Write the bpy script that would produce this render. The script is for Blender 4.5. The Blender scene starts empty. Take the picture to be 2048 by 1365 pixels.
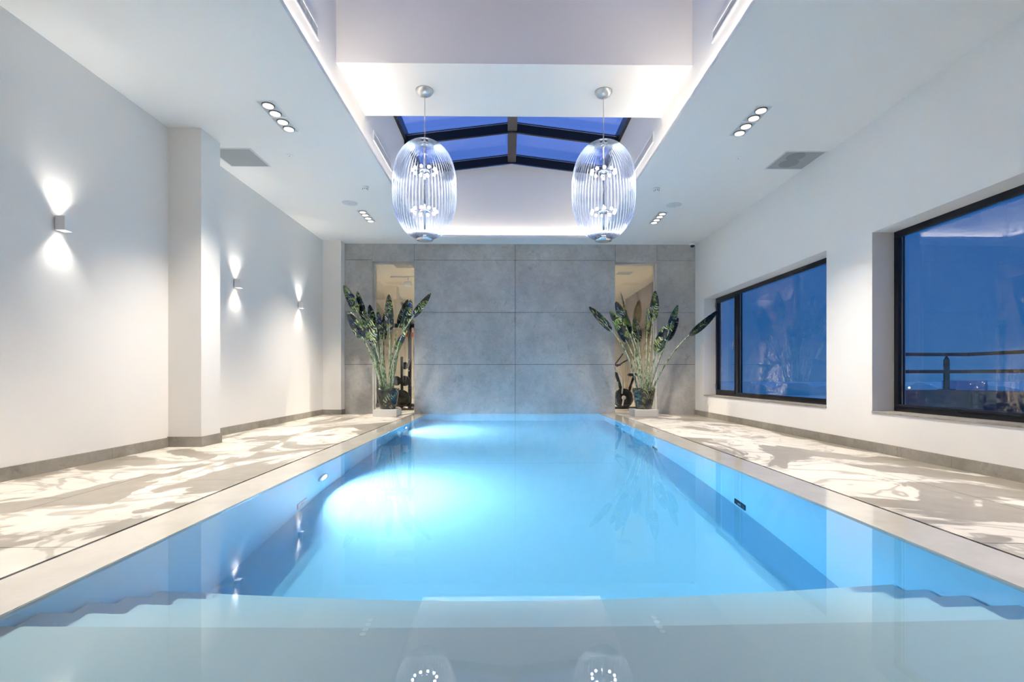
import bpy, bmesh, math, random
from math import pi, sin, cos, radians
from mathutils import Vector, Matrix
random.seed(7)
SC = bpy.context.scene
COL = SC.collection

# ------------------------------------------------------------------ materials
def newmat(name):
    m = bpy.data.materials.new(name); m.use_nodes = True
    nt = m.node_tree; nt.nodes.clear()
    out = nt.nodes.new('ShaderNodeOutputMaterial')
    return m, nt, out

def N(nt, t, **kw):
    n = nt.nodes.new(t)
    for k, v in kw.items():
        if k in n.inputs.keys() if isinstance(k, str) else False:
            n.inputs[k].default_value = v
        else:
            setattr(n, k, v)
    return n

def setin(n, **kw):
    for k, v in kw.items():
        n.inputs[k.replace('_', ' ')].default_value = v
    return n

def rgba(c): return (c[0], c[1], c[2], 1)

def pbr(name, col, rough=.5, metal=0., spec=.5, coat=0.):
    m, nt, out = newmat(name)
    b = nt.nodes.new('ShaderNodeBsdfPrincipled')
    b.inputs['Base Color'].default_value = rgba(col)
    b.inputs['Roughness'].default_value = rough
    b.inputs['Metallic'].default_value = metal
    b.inputs['Specular IOR Level'].default_value = spec
    b.inputs['Coat Weight'].default_value = coat
    nt.links.new(b.outputs[0], out.inputs[0])
    m['bsdf'] = b.name
    return m

def coords(nt, scale=(1, 1, 1), loc=(0, 0, 0)):
    t = nt.nodes.new('ShaderNodeTexCoord')
    g = nt.nodes.new('ShaderNodeNewGeometry')
    mp = nt.nodes.new('ShaderNodeMapping')
    mp.inputs['Scale'].default_value = scale
    mp.inputs['Location'].default_value = loc
    nt.links.new(g.outputs['Position'], mp.inputs['Vector'])
    return mp.outputs['Vector']

def noise(nt, vec, scale, detail=4., rough=.5, dist=0.):
    n = nt.nodes.new('ShaderNodeTexNoise')
    setin(n, Scale=scale, Detail=detail, Roughness=rough, Distortion=dist)
    nt.links.new(vec, n.inputs['Vector'])
    return n

def ramp(nt, fac, stops, interp='LINEAR'):
    r = nt.nodes.new('ShaderNodeValToRGB')
    r.color_ramp.interpolation = interp
    els = r.color_ramp.elements
    while len(els) < len(stops): els.new(.5)
    for e, (p, c) in zip(els, stops):
        e.position = p
        e.color = rgba(c) if isinstance(c, (tuple, list)) else (c, c, c, 1)
    nt.links.new(fac, r.inputs['Fac'])
    return r.outputs['Color']

def mix(nt, fac, a, b, mode='MIX'):
    n = nt.nodes.new('ShaderNodeMix'); n.data_type = 'RGBA'; n.blend_type = mode
    n.clamp_result = False
    for sock, v in ((n.inputs[0], fac), (n.inputs[6], a), (n.inputs[7], b)):
        if isinstance(v, bpy.types.NodeSocket): nt.links.new(v, sock)
        elif isinstance(v, (int, float)) and sock.type == 'VALUE': sock.default_value = v
        else: sock.default_value = rgba(v) if isinstance(v, (tuple, list)) else (v, v, v, 1)
    return n.outputs[2]

def bump(nt, h, strength=.2, dist=.01):
    b = nt.nodes.new('ShaderNodeBump')
    b.inputs['Strength'].default_value = strength
    b.inputs['Distance'].default_value = dist
    nt.links.new(h, b.inputs['Height'])
    return b.outputs['Normal']

def mat_plaster(name, col):
    m = pbr(name, col, .85, spec=.25); nt = m.node_tree
    b = nt.nodes[m['bsdf']]
    return m

def mat_concrete(name, a, b_, tint_scale=1.):
    m = pbr(name, a, .8, spec=.3); nt = m.node_tree
    b = nt.nodes[m['bsdf']]
    v = coords(nt)
    big = noise(nt, v, 1.3, 3, .6)
    c = ramp(nt, big.outputs['Fac'], [(.35, a), (.65, b_)])
    fine = noise(nt, v, 9, 8, .7)
    c = mix(nt, .5, c, ramp(nt, fine.outputs['Fac'], [(.3, .36), (.7, .64)]), 'OVERLAY')
    # small pits gathered in clusters
    vor = nt.nodes.new('ShaderNodeTexVoronoi'); vor.inputs['Scale'].default_value = 22
    nt.links.new(v, vor.inputs['Vector'])
    pit = ramp(nt, vor.outputs['Distance'], [(.06, 1.), (.12, 0.)])
    clus = ramp(nt, noise(nt, v, 2.2, 3).outputs['Fac'], [(.56, 0.), (.64, 1.)])
    pm = mix(nt, 1., pit, clus, 'MULTIPLY')
    c = mix(nt, pm, c, (a[0]*.45, a[1]*.45, a[2]*.47))
    cl2 = noise(nt, v, 4.5, 6, .75, .3)
    blot = ramp(nt, cl2.outputs['Fac'], [(.54, 0.), (.70, .6)])
    c = mix(nt, blot, c, (a[0]*.6, a[1]*.6, a[2]*.62))
    nt.links.new(c, b.inputs['Base Color'])
    nt.links.new(bump(nt, fine.outputs['Fac'], .12, .01), b.inputs['Normal'])
    return m

def mat_deck(name):
    # pale stone; dried patches of water leave darker outlines and pools
    m = pbr(name, (.7, .66, .6), .5, spec=.5); nt = m.node_tree
    b = nt.nodes[m['bsdf']]
    v = coords(nt)
    n1 = noise(nt, coords(nt, (1.0, .55, 1)), .85, 5, .55, 1.6)
    wet = ramp(nt, n1.outputs['Fac'], [(.503, 0.), (.52, 1.)])
    n2 = noise(nt, coords(nt, (.9, 1.3, 1), (7, 3, 0)), 1.15, 3, .5, 1.5)
    band = ramp(nt, n2.outputs['Fac'], [(.47, 0.), (.485, 1.), (.515, 1.), (.53, 0.)])
    w = mix(nt, 1., wet, mix(nt, 1., band, .65, 'MULTIPLY'), 'LIGHTEN')
    fine = noise(nt, v, 6, 5, .65)
    dry = ramp(nt, fine.outputs['Fac'], [(.3, (.64, .605, .545)), (.7, (.74, .705, .64))])
    wc = ramp(nt, fine.outputs['Fac'], [(.3, (.29, .265, .222)), (.7, (.38, .347, .292))])
    c = mix(nt, w, dry, wc)
    big = ramp(nt, noise(nt, v, .5, 3).outputs['Fac'], [(.35, .86), (.6, 1.)])
    c = mix(nt, 1., c, big, 'MULTIPLY')
    vor = nt.nodes.new('ShaderNodeTexVoronoi'); vor.inputs['Scale'].default_value = 5
    nt.links.new(v, vor.inputs['Vector'])
    pit = ramp(nt, vor.outputs['Distance'], [(.02, .7), (.05, 0.)])
    c = mix(nt, pit, c, (.3, .28, .25))
    nt.links.new(c, b.inputs['Base Color'])
    nt.links.new(ramp(nt, w, [(0., .55), (1., .3)]), b.inputs['Roughness'])
    return m

def mat_coping(name):
    m = pbr(name, (.6, .57, .5), .12, spec=.6, coat=.3); nt = m.node_tree
    b = nt.nodes[m['bsdf']]
    b.inputs['Coat Roughness'].default_value = .05
    n1 = noise(nt, coords(nt, (1, 1, 1)), 3., 7, .65, .4)
    nt.links.new(ramp(nt, n1.outputs['Fac'], [(.3, (.53, .505, .44)), (.7, (.62, .59, .53))]), b.inputs['Base Color'])
    return m

def mat_emit(name, col, s):
    m, nt, out = newmat(name)
    e = nt.nodes.new('ShaderNodeEmission')
    e.inputs[0].default_value = rgba(col); e.inputs[1].default_value = s
    nt.links.new(e.outputs[0], out.inputs[0])
    return m

def mat_pane(name, tint=(1, 1, 1), ior=1.5, rough=0.):
    m, nt, out = newmat(name)
    t = nt.nodes.new('ShaderNodeBsdfTransparent'); t.inputs[0].default_value = rgba(tint)
    g = nt.nodes.new('ShaderNodeBsdfGlossy'); g.inputs['Roughness'].default_value = rough
    # Schlick reflectance that behaves alike on both faces of the thin pane
    f = nt.nodes.new('ShaderNodeLayerWeight'); f.inputs[0].default_value = .5
    p5 = nt.nodes.new('ShaderNodeMath'); p5.operation = 'POWER'; p5.inputs[1].default_value = 5.
    nt.links.new(f.outputs['Facing'], p5.inputs[0])
    r0 = ((ior - 1)/(ior + 1))**2
    ma = nt.nodes.new('ShaderNodeMath'); ma.operation = 'MULTIPLY_ADD'; ma.inputs[1].default_value = 1 - r0; ma.inputs[2].default_value = r0
    nt.links.new(p5.outputs[0], ma.inputs[0])
    mx = nt.nodes.new('ShaderNodeMixShader')
    nt.links.new(ma.outputs[0], mx.inputs[0]); nt.links.new(t.outputs[0], mx.inputs[1]); nt.links.new(g.outputs[0], mx.inputs[2])
    nt.links.new(mx.outputs[0], out.inputs[0])
    return m

def mat_lampglass(name):
    m, nt, out = newmat(name)
    t = nt.nodes.new('ShaderNodeBsdfTransparent'); t.inputs[0].default_value = (.86, .91, 1., 1)
    g = nt.nodes.new('ShaderNodeBsdfGlossy'); g.inputs['Roughness'].default_value = .06
    g.inputs[0].default_value = (.93, .96, 1, 1)
    tr = nt.nodes.new('ShaderNodeBsdfTranslucent'); tr.inputs[0].default_value = (.75, .84, 1, 1)
    lw = nt.nodes.new('ShaderNodeLayerWeight'); lw.inputs[0].default_value = .3
    mx = nt.nodes.new('ShaderNodeMixShader')
    nt.links.new(lw.outputs['Fresnel'], mx.inputs[0]); nt.links.new(t.outputs[0], mx.inputs[1]); nt.links.new(g.outputs[0], mx.inputs[2])
    m2 = nt.nodes.new('ShaderNodeMixShader'); m2.inputs[0].default_value = .05
    nt.links.new(mx.outputs[0], m2.inputs[1]); nt.links.new(tr.outputs[0], m2.inputs[2])
    nt.links.new(m2.outputs[0], out.inputs[0])
    return m

def mat_water(name):
    m, nt, out = newmat(name)
    g = nt.nodes.new('ShaderNodeBsdfGlass'); g.inputs['IOR'].default_value = 1.33
    g.inputs['Roughness'].default_value = 0.
    a = nt.nodes.new('ShaderNodeVolumeAbsorption')
    a.inputs['Color'].default_value = (.10, .76, 1., 1); a.inputs['Density'].default_value = .19
    nt.links.new(g.outputs[0], out.inputs['Surface']); nt.links.new(a.outputs[0], out.inputs['Volume'])
    return m

def mat_leaf(name, seed, dark=1.):
    # printed jungle pattern: dark ground, green and yellow fronds, blue shapes
    m = pbr(name, (.1, .2, .1), .25, spec=.6, coat=.5); nt = m.node_tree
    b = nt.nodes[m['bsdf']]
    v = coords(nt, (1, 1, 1), (seed*3.1, seed*1.7, seed*.9))
    base = ramp(nt, noise(nt, v, 3.2, 2, .5, 1.).outputs['Fac'],
                [(.38, (.005, .009, .035)), (.45, (.010, .032, .018)), (.52, (.035, .075, .02)), (.60, (.11, .125, .03)), (.68, (.015, .04, .14))])
    w = nt.nodes.new('ShaderNodeTexWave'); w.wave_type = 'BANDS'; w.bands_direction = 'DIAGONAL'
    setin(w, Scale=9., Distortion=9., Detail=2.)
    w.inputs['Detail Scale'].default_value = .9
    nt.links.new(v, w.inputs['Vector'])
    fr = ramp(nt, w.outputs['Fac'], [(.62, 0.), (.74, 1.)])
    spot = ramp(nt, noise(nt, v, 5.5, 1).outputs['Fac'], [(.46, 0.), (.52, 1.)])
    fm = mix(nt, 1., fr, spot, 'MULTIPLY')
    fc = ramp(nt, noise(nt, v, 2.1, 2).outputs['Fac'], [(.4, (.14, .20, .05)), (.5, (.27, .30, .13)), (.56, (.38, .43, .34)), (.63, (.06, .11, .24))])
    c = mix(nt, fm, base, fc)
    bl = ramp(nt, noise(nt, v, 4.1, 3, .6, 2.).outputs['Fac'], [(.52, 0.), (.56, 1.)])
    c = mix(nt, bl, c, (.004, .007, .012))
    if dark != 1: c = mix(nt, 1., c, (dark, dark, dark), 'MULTIPLY')
    nt.links.new(c, b.inputs['Base Color'])
    return m

def mat_stem(name):
    m = pbr(name, (.2, .3, .15), .3, spec=.5); nt = m.node_tree
    b = nt.nodes[m['bsdf']]
    n = noise(nt, coords(nt, (1, 1, .4)), 28, 4, .6, .8)
    c = ramp(nt, n.outputs['Fac'], [(.36, (.02, .045, .03)), (.46, (.12, .19, .08)), (.56, (.44, .50, .38)), (.66, (.10, .16, .17))])
    nt.links.new(c, b.inputs['Base Color'])
    return m

def mat_curtain(name):
    m = pbr(name, (.33, .29, .24), .9, spec=.1)
    return m

M = {}
M['wall'] = mat_plaster('white_plaster', (.83, .81, .785))
M['ceil'] = mat_plaster('ceiling_paint', (.80, .795, .785))
M['beam'] = mat_plaster('bulkhead_paint', (.83, .80, .775))
M['conc'] = mat_concrete('concrete_panel', (.41, .40, .385), (.51, .50, .485))
M['base'] = mat_concrete('stone_skirting', (.25, .235, .205), (.36, .335, .295))
M['deck'] = mat_deck('deck_stone')
M['cop'] = mat_coping('coping_stone')
M['basin'] = pbr('pool_lining', (.50, .79, .90), .5, spec=.2)
M['tread'] = pbr('pool_steps_lining', (.93, .93, .91), .5, spec=.2)
M['shelf'] = pbr('pool_shelf_lining', (.82, .81, .79), .5, spec=.2)
M['joint'] = pbr('panel_joint', (.05, .05, .052), .9)
M['slot'] = pbr('dark_slot', (.015, .013, .01), .7)
M['water'] = mat_water('pool_water')
M['black'] = pbr('black_aluminium', (.010, .012, .017), .35, spec=.5)
M['dark'] = pbr('dark_bronze_metal', (.012, .013, .016), .3, metal=.3)
M['ridge'] = pbr('ridge_metal', (.07, .06, .06), .3, metal=.5)
M['chrome'] = pbr('chrome', (.7, .72, .75), .12, metal=1.)
M['steel'] = pbr('satin_steel', (.5, .52, .54), .35, metal=.9)
M['white'] = pbr('white_lacquer', (.8, .8, .8), .35)
M['pale'] = pbr('pale_grey_plastic', (.62, .64, .66), .5)
M['grey'] = pbr('grey_grille', (.33, .35, .36), .6)
M['patch'] = pbr('darker_grey_filter', (.25, .265, .275), .7)
M['dark_plastic'] = pbr('black_plastic', (.02, .02, .022), .5)  # plain black material for housings, gym gear and grille backings
M['rubber'] = pbr('black_rubber', (.02, .02, .022), .6)
M['plinth'] = mat_plaster('white_stone_plinth', (.62, .61, .59))
M['pane'] = mat_pane('window_glass', (.97, .98, 1.), 2.0)
M['roofpane'] = mat_pane('roof_glass', (.9, .95, 1.), 1.6)
M['lampglass'] = mat_lampglass('ribbed_glass')
M['bulb'] = mat_emit('lamp_glow', (1., .95, .92), 42.)
M['led'] = mat_emit('spot_lens_glow', (1., .95, .86), 1.5)
M['sconce'] = mat_emit('wall_lamp_glow', (1., .94, .84), 14.)
M['poolled'] = mat_emit('underwater_lens_glow', (.88, .9, 1.), 20.)
M['reflector'] = pbr('lamp_reflector', (.55, .57, .58), .35)
M['ring'] = pbr('lamp_ring_metal', (.13, .14, .15), .3, metal=.4)
M['stem'] = mat_stem('painted_stem')
M['soil'] = pbr('dark_soil', (.02, .025, .015), .9)
M['potA'] = mat_leaf('printed_pot', 11, .8)
M['curtain'] = mat_curtain('taupe_fabric')
M['gymwall'] = pbr('gym_wall_paint', (.72, .68, .58), .8)
M['gymfloor'] = pbr('gym_floor', (.45, .41, .33), .4)
M['wood'] = pbr('light_wood', (.5, .32, .18), .5)
M['red'] = pbr('orange_red_plastic', (.6, .10, .03), .4)
M['parapet'] = pbr('terrace_wall_paint', (.16, .18, .2), .8)
M['rail'] = pbr('railing_paint', (.03, .035, .04), .5)
M['land'] = pbr('haze_tinted_land', (.28, .70, .66), 1.)  # dusk haze mixed into the base colour of land and trees
M['far'] = pbr('distant_facade', (.22, .35, .46), .9)
M['farlit'] = mat_emit('distant_window_light', (1., .85, .6), 1.2)
LEAVES = [mat_leaf('printed_leaf_%s' % s, i*1.3 + 1, d) for i, (s, d) in enumerate((('green', 1.5), ('blue', 1.), ('olive', 1.3), ('dark', .55)))]

for k_ in ('led', 'sconce', 'poolled', 'farlit'): M[k_].cycles.emission_sampling = 'NONE'
# ------------------------------------------------------------------ mesh helpers
class MB:
    def __init__(s): s.v = []; s.f = []; s.sm = []
    def add(s, vs, fs, smooth=False):
        o = len(s.v); s.v += [tuple(v) for v in vs]
        for f in fs: s.f.append([i + o for i in f]); s.sm.append(smooth)
        return s
    def box(s, x0, x1, y0, y1, z0, z1):
        vs = [(x, y, z) for z in (z0, z1) for y in (y0, y1) for x in (x0, x1)]
        return s.add(vs, [(0, 2, 3, 1), (4, 5, 7, 6), (0, 1, 5, 4), (2, 6, 7, 3), (0, 4, 6, 2), (1, 3, 7, 5)])
    def obox(s, c, ax, ay, az):
        c = Vector(c); ax, ay, az = Vector(ax), Vector(ay), Vector(az)
        vs = [c + ax*i + ay*j + az*k for k in (-1, 1) for j in (-1, 1) for i in (-1, 1)]
        return s.add(vs, [(0, 2, 3, 1), (4, 5, 7, 6), (0, 1, 5, 4), (2, 6, 7, 3), (0, 4, 6, 2), (1, 3, 7, 5)])
    def bar(s, a, b, w, h, up=(0, 0, 1)):
        a, b = Vector(a), Vector(b); d = b - a; l = d.length; d.normalize()
        u = Vector(up)
        if abs(d.dot(u)) > .99: u = Vector((0, 1, 0))
        r = d.cross(u).normalized(); u = r.cross(d)
        return s.obox((a + b)/2, r*w/2, d*l/2, u*h/2)
    def lathe(s, prof, c=(0, 0, 0), n=32, rib=None, cap=True, axis='z', smooth=True):
        vs = []; k = len(prof)
        for (r, z) in prof:
            for i in range(n):
                a = 2*pi*i/n
                rr = r*(1 + (rib(a, z) if rib else 0))
                p = (rr*cos(a), rr*sin(a), z)
                if axis == 'x': p = (p[2], p[0], p[1])
                if axis == 'y': p = (p[0], p[2], p[1])
                vs.append((p[0] + c[0], p[1] + c[1], p[2] + c[2]))
        fs = [(j*n + i, j*n + (i+1) % n, (j+1)*n + (i+1) % n, (j+1)*n + i) for j in range(k-1) for i in range(n)]
        s.add(vs, fs, smooth)
        if cap:
            o = len(s.v) - len(vs)
            s.f.append([o + i for i in range(n)][::-1]); s.sm.append(False)
            s.f.append([o + (k-1)*n + i for i in range(n)]); s.sm.append(False)
        return s
    def tube(s, pts, rad, n=10, cap=True):
        pts = [Vector(p) for p in pts]
        rads = rad if isinstance(rad, (list, tuple)) else [rad]*len(pts)
        vs = []; ref = None
        for i, p in enumerate(pts):
            d = (pts[min(i+1, len(pts)-1)] - pts[max(i-1, 0)]).normalized()
            if ref is None: ref = Vector((0, 0, 1)) if abs(d.z) < .9 else Vector((1, 0, 0))
            r = d.cross(ref)
            if r.length < 1e-4: r = d.cross(Vector((0, 1, 0)))
            r.normalize(); u = r.cross(d).normalized(); ref = u
            for k in range(n):
                a = 2*pi*k/n
                vs.append(p + (r*cos(a) + u*sin(a))*rads[i])
        m = len(pts)
        fs = [(j*n + i, j*n + (i+1) % n, (j+1)*n + (i+1) % n, (j+1)*n + i) for j in range(m-1) for i in range(n)]
        s.add(vs, fs, True)
        if cap:
            o = len(s.v) - len(vs)
            s.f.append([o + i for i in range(n)][::-1]); s.sm.append(False)
            s.f.append([o + (m-1)*n + i for i in range(n)]); s.sm.append(False)
        return s
    def build(s, name, mat, parent=None, loc=None, bevel=0., fix=True):
        me = bpy.data.meshes.new(name)
        me.from_pydata(s.v, [], s.f)
        for p, sm in zip(me.polygons, s.sm): p.use_smooth = sm
        if fix or bevel:
            bm = bmesh.new(); bm.from_mesh(me)
            if bevel:
                es = [e for e in bm.edges if len(e.link_faces) == 2 and e.calc_face_angle(0) > .9]
                bmesh.ops.bevel(bm, geom=es, offset=bevel, segments=2, affect='EDGES')
            if fix: bmesh.ops.recalc_face_normals(bm, faces=bm.faces)
            bm.to_mesh(me); bm.free()
        me.materials.append(mat); me.update()
        o = bpy.data.objects.new(name, me); COL.objects.link(o)
        if parent: o.parent = parent
        if loc: o.location = loc
        return o

def tag(o, label=None, cat=None, group=None, kind=None):
    if label: o['label'] = label
    if cat: o['category'] = cat
    if group: o['group'] = group
    if kind: o['kind'] = kind
    return o

def empty(name, loc, label, cat, group=None, rz=0., kind=None):
    o = bpy.data.objects.new(name, None); COL.objects.link(o)
    o.empty_display_size = .1
    o.location = loc; o.rotation_euler = (0, 0, rz)
    return tag(o, label, cat, group, kind)

def copy_tree(o, parent=None, loc=None, label=None):
    c = o.copy(); COL.objects.link(c); c.parent = parent
    if loc is not None: c.location = loc
    if label: c['label'] = label
    for ch in o.children: copy_tree(ch, c)
    return c

def struct(mb, name, mat, label, cat, bevel=0., **k):
    return tag(mb.build(name, mat, bevel=bevel, **k), label, cat, kind='structure')

def light(kind, name, loc, energy, col=(1, .93, .83), target=None, caustic=False, **kw):
    d = bpy.data.lights.new(name, kind); d.energy = energy; d.color = col
    for k, v in kw.items(): setattr(d, k, v)
    o = bpy.data.objects.new(name, d); COL.objects.link(o); o.location = loc
    if target is not None:
        dr = Vector(target)
        o.rotation_euler = dr.to_track_quat('-Z', 'Y').to_euler()
    if caustic: d.cycles.is_caustics_light = True
    return o

# ------------------------------------------------------------------ dimensions (metres; water level z = 0, camera above the near deck)
F = 990.; H = .87; CX = 1029.; CY = 752.
TH = math.atan(13/F)
CEIL = 3.9
XL, XR = -4.15, 4.33          # long walls
YB = 11.39                    # concrete wall
YN = -2.2                     # wall behind the camera
PL, PR = -1.84, 2.11          # coping edges
BL, BR = -1.99, 2.235         # basin walls
SL, SR = -2.17, 2.45          # drain slots
LL, LR = -1.845, 2.005        # edge of ceiling opening
WL, WR = -1.99, 2.155         # light well walls
BEAMZ = 4.5
PY0 = .75                     # near end of pool
FZ = -1.55
RZ = -.03                     # right deck falls towards its wall

# ------------------------------------------------------------------ floor
def deck_side(name, xs, zs, label):
    mb = MB()
    # tiles: two bands divided by fine joints
    bands = [(xs[0], xs[1], zs[0], zs[1]), (xs[1], xs[2], zs[1], zs[2])]
    for bi, (xa, xb, za, zb) in enumerate(bands):
        ys = [YN]; y = YN + (.9 if bi else 1.5)
        while y < YB + .26: ys.append(y); y += 1.62
        ys.append(YB + .26)
        j = .0025
        for ya, yb in zip(ys[:-1], ys[1:]):
            g = j
            s_ = 1 if xb > xa else -1
            x0, x1 = xa + s_*g, xb - s_*g
            vs = [(x0, ya+g, za), (x1, ya+g, zb), (x1, yb-g, zb), (x0, yb-g, za)]
            vs += [(a, b, c - .05) for a, b, c in vs]
            mb.add(vs, [(0, 1, 2, 3), (4, 7, 6, 5), (0, 4, 5, 1), (1, 5, 6, 2), (2, 6, 7, 3), (3, 7, 4, 0)])
    o = struct(mb, name, M['deck'], label, 'floor')
    return o
deck_side('floor_left', (SL - .008, -3.145, XL), (0, 0, 0), 'pale stone pool deck with damp stains along the left wall')
deck_side('floor_right', (SR + .008, 3.40, XR), (0, -.013, RZ), 'pale stone pool deck with damp stains under the windows')
struct(MB().box(XL, SL - .01, YN, YB + .26, -.12, -.055).box(SR + .01, XR, YN, YB + .26, -.14, -.085)
       .box(SL - .01, SR + .01, YN, PY0, -.12, -.012), 'floor', M['slot'], 'dark bedding seen in the joints of the deck', 'floor')
struct(MB().box(SL + .008, PL, PY0 - .35, YB, -.045, 0), 'trim_1', M['cop'], 'wet stone coping along the left edge of the pool', 'pool coping', bevel=.003)
struct(MB().box(PR, SR - .008, PY0 - .35, YB, -.045, 0), 'trim_2', M['cop'], 'wet stone coping along the right edge of the pool', 'pool coping', bevel=.003)
struct(MB().box(SL + .008, SR - .008, YN, PY0 - .352, -.045, 0), 'trim_3', M['deck'], 'stone deck at the near end of the pool', 'pool coping')
struct(MB().box(SL - .008, SL + .008, YN, YB, -.09, -.05), 'trim_4', M['slot'], 'narrow dark drain slot in the left deck', 'drain slot')
struct(MB().box(SR - .008, SR + .008, YN, YB, -.09, -.05), 'trim_5', M['slot'], 'narrow dark drain slot in the right deck', 'drain slot')

# basin
mb = MB()
mb.box(BL - .15, BL, PY0 - .2, YB + .15, FZ - .15, -.046)
mb.box(BR, BR + .15, PY0 - .2, YB + .15, FZ - .15, -.046)
mb.box(BL, BR, YB, YB + .15, FZ - .15, -.02)
mb.box(BL, BR, PY0 - .2, PY0, FZ - .15, -.046)
mb.box(BL, BR, PY0, YB, FZ - .15, FZ)
basin = struct(mb, 'pool_basin', M['basin'], 'pale lined swimming pool basin sunk between the two decks', 'swimming pool')
# steps: broad shelf then four treads
mb = MB()
for z, y in ((-.17, 1.87), (-.37, 2.125), (-.57, 2.37), (-.77, 2.60), (-.97, 2.83)):
    mb.box(BL + .012, BR - .012, PY0, y, FZ, z)
steps = struct(mb, 'pool_steps', M['tread'], 'white underwater steps across the near end of the pool', 'steps')
shelf = struct(MB().box(BL + .012, BR - .012, PY0, 1.868, -.1695, -.165), 'pool_shelf', M['shelf'], 'greyer top shelf of the pool steps just under the water', 'steps')
shelf.cycles.is_caustics_receiver = True
# water body
wb = MB().add([(BL - .02, PY0 - .02, -.008), (BR + .02, PY0 - .02, -.008), (BR + .02, YB + .01, -.008), (BL - .02, YB + .01, -.008)], [(0, 1, 2, 3)], True)
water = tag(wb.build('pool_water', M['water'], fix=False), 'still clear blue water filling the swimming pool', 'water', kind='stuff')
water.cycles.is_caustics_caster = True
basin.cycles.is_caustics_receiver = True
steps.cycles.is_caustics_receiver = True

# ------------------------------------------------------------------ walls
T = .3
struct(MB().box(XL - T, XL, YN, YB + .3, -.1, CEIL + .3), 'wall_left', M['wall'], 'long white plaster wall on the left with up and down lamps', 'wall')
struct(MB().box(XL, -3.75, 6.10, 6.5, 0, CEIL), 'wall_pier', M['wall'], 'white pier standing out from the left wall', 'pillar')
struct(MB().box(XL, -3.74, 11.14, YB + .05, 0, CEIL), 'wall_return', M['wall'], 'short white wall return beside the concrete wall on the left', 'pillar')
struct(MB().box(XL - T, XR + T, YN - T, YN, -.1, CEIL + .3), 'wall_near', M['wall'], 'white wall behind the camera end of the pool', 'wall')
# right wall with two openings
WZ0, WZ1 = .43, 2.576
W1 = (6.674, 10.88); W2 = (1.6, 5.83)
XO = XR + .40
mb = MB()
mb.box(XR, XO, YN, YB + .3, -.1, WZ0).box(XR, XO, YN, YB + .3, WZ1, CEIL + .3)
mb.box(XR, XO, YN, W2[0], WZ0, WZ1).box(XR, XO, W2[1], W1[0], WZ0, WZ1).box(XR, XO, W1[1], YB + .3, WZ0, WZ1)
struct(mb, 'wall_right', M['wall'], 'white plaster wall on the right pierced by two windows', 'wall')

# skirting: separate stone lengths
def skirt(name, axis, fixed, a, b, z, side, label, cuts):
    mb = MB(); ps = [a] + [c for c in cuts if a < c < b] + [b]
    for p, q in zip(ps[:-1], ps[1:]):
        if axis == 'y': mb.box(min(fixed, fixed + side*.016), max(fixed, fixed + side*.016), p + .0015, q - .0015, z, z + .115)
        else: mb.box(p + .0015, q - .0015, min(fixed, fixed + side*.016), max(fixed, fixed + side*.016), z, z + .115)
    return struct(mb, name, M['base'], label, 'skirting')
skirt('baseboard_left', 'y', XL, YN, 6.10, 0, 1, 'grey stone skirting at the foot of the left wall in front of the pier', [.9, 2.2, 3.1, 3.75, 4.39, 5.23])
skirt('baseboard_left_far', 'y', XL, 6.5, 11.14, 0, 1, 'grey stone skirting at the foot of the left wall behind the pier', [7.75, 8.3, 9.0, 9.6, 10.2])
mb = MB().box(XL, -3.736, 6.084, 6.10, 0, .125).box(-3.75, -3.734, 6.0845, 6.515, 0, .1245)
struct(mb, 'baseboard_pier', M['base'], 'grey stone skirting wrapped around the white pier', 'skirting')
mb = MB().box(XL, -3.728, 11.125, 11.14, 0, .11).box(-3.74, -3.7275, 11.1255, YB, 0, .109)
struct(mb, 'baseboard_return', M['base'], 'grey stone skirting around the white wall return in the left corner', 'skirting')
skirt('baseboard_right', 'y', XR, YN, YB, RZ, -1, 'grey stone skirting along the foot of the window wall', [.8, 1.9, 2.9, 3.9, 4.76, 5.43, 5.74, 6.11, 7.07, 7.76, 8.5, 9.3, 10.1, 10.8])

# concrete end wall, three bodies of cladding with joint grooves
JX_L = [-3.74, -3.135, -2.146]
JZ = [-.03, .245+.9, 2.345, 3.545, CEIL]
ZJ = [-.03, 1.13, 2.33, 3.53, CEIL]
def panels(name, xs, zs, label, skip=()):
    mb = MB(); g = .004
    for i, (a, b) in enumerate(zip(xs[:-1], xs[1:])):
        for j, (c, d) in enumerate(zip(zs[:-1], zs[1:])):
            if (i, j) in skip: continue
            mb.box(a + g*(i > 0), b - g*(i < len(xs)-2), YB, YB + .02, c + (g if j else 0), d - (g if j < len(zs)-2 else 0))
    return struct(mb, name, M['conc'], label, 'wall', bevel=.0015)
OXL = (-3.11, -2.15)          # left opening
OXR = (2.47, 3.44)
OZ = 3.495
panels('wall_back_middle', [OXL[1], .165, OXR[0]], ZJ, 'grey concrete panel wall rising behind the far end of the pool')
panels('wall_back_left', [-3.74, OXL[0]], ZJ, 'narrow grey concrete panels left of the left glazed opening')
panels('wall_back_right', [OXR[1], XR], ZJ, 'narrow grey concrete panels between the right glazed opening and the window wall')
struct(MB().box(OXL[0] + .004, OXL[1] - .008, YB, YB + .02, OZ, CEIL), 'wall_back_lintel_left', M['conc'], 'concrete panel over the left glazed opening', 'wall')
struct(MB().box(OXR[0] + .008, OXR[1] - .004, YB, YB + .02, OZ, CEIL), 'wall_back_lintel_right', M['conc'], 'concrete panel over the right glazed opening', 'wall')
for nm, xa, xb in (('trim_6', OXL[1] + .004, OXR[0] - .004), ('trim_7', -3.74, OXL[0] - .004), ('trim_8', OXR[1] + .004, XR)):
    struct(MB().box(xa, xb, YB + .0202, YB + .0208, 0, CEIL), nm, M['joint'], 'dark joint filler between the concrete panels', 'joint filler')
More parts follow.
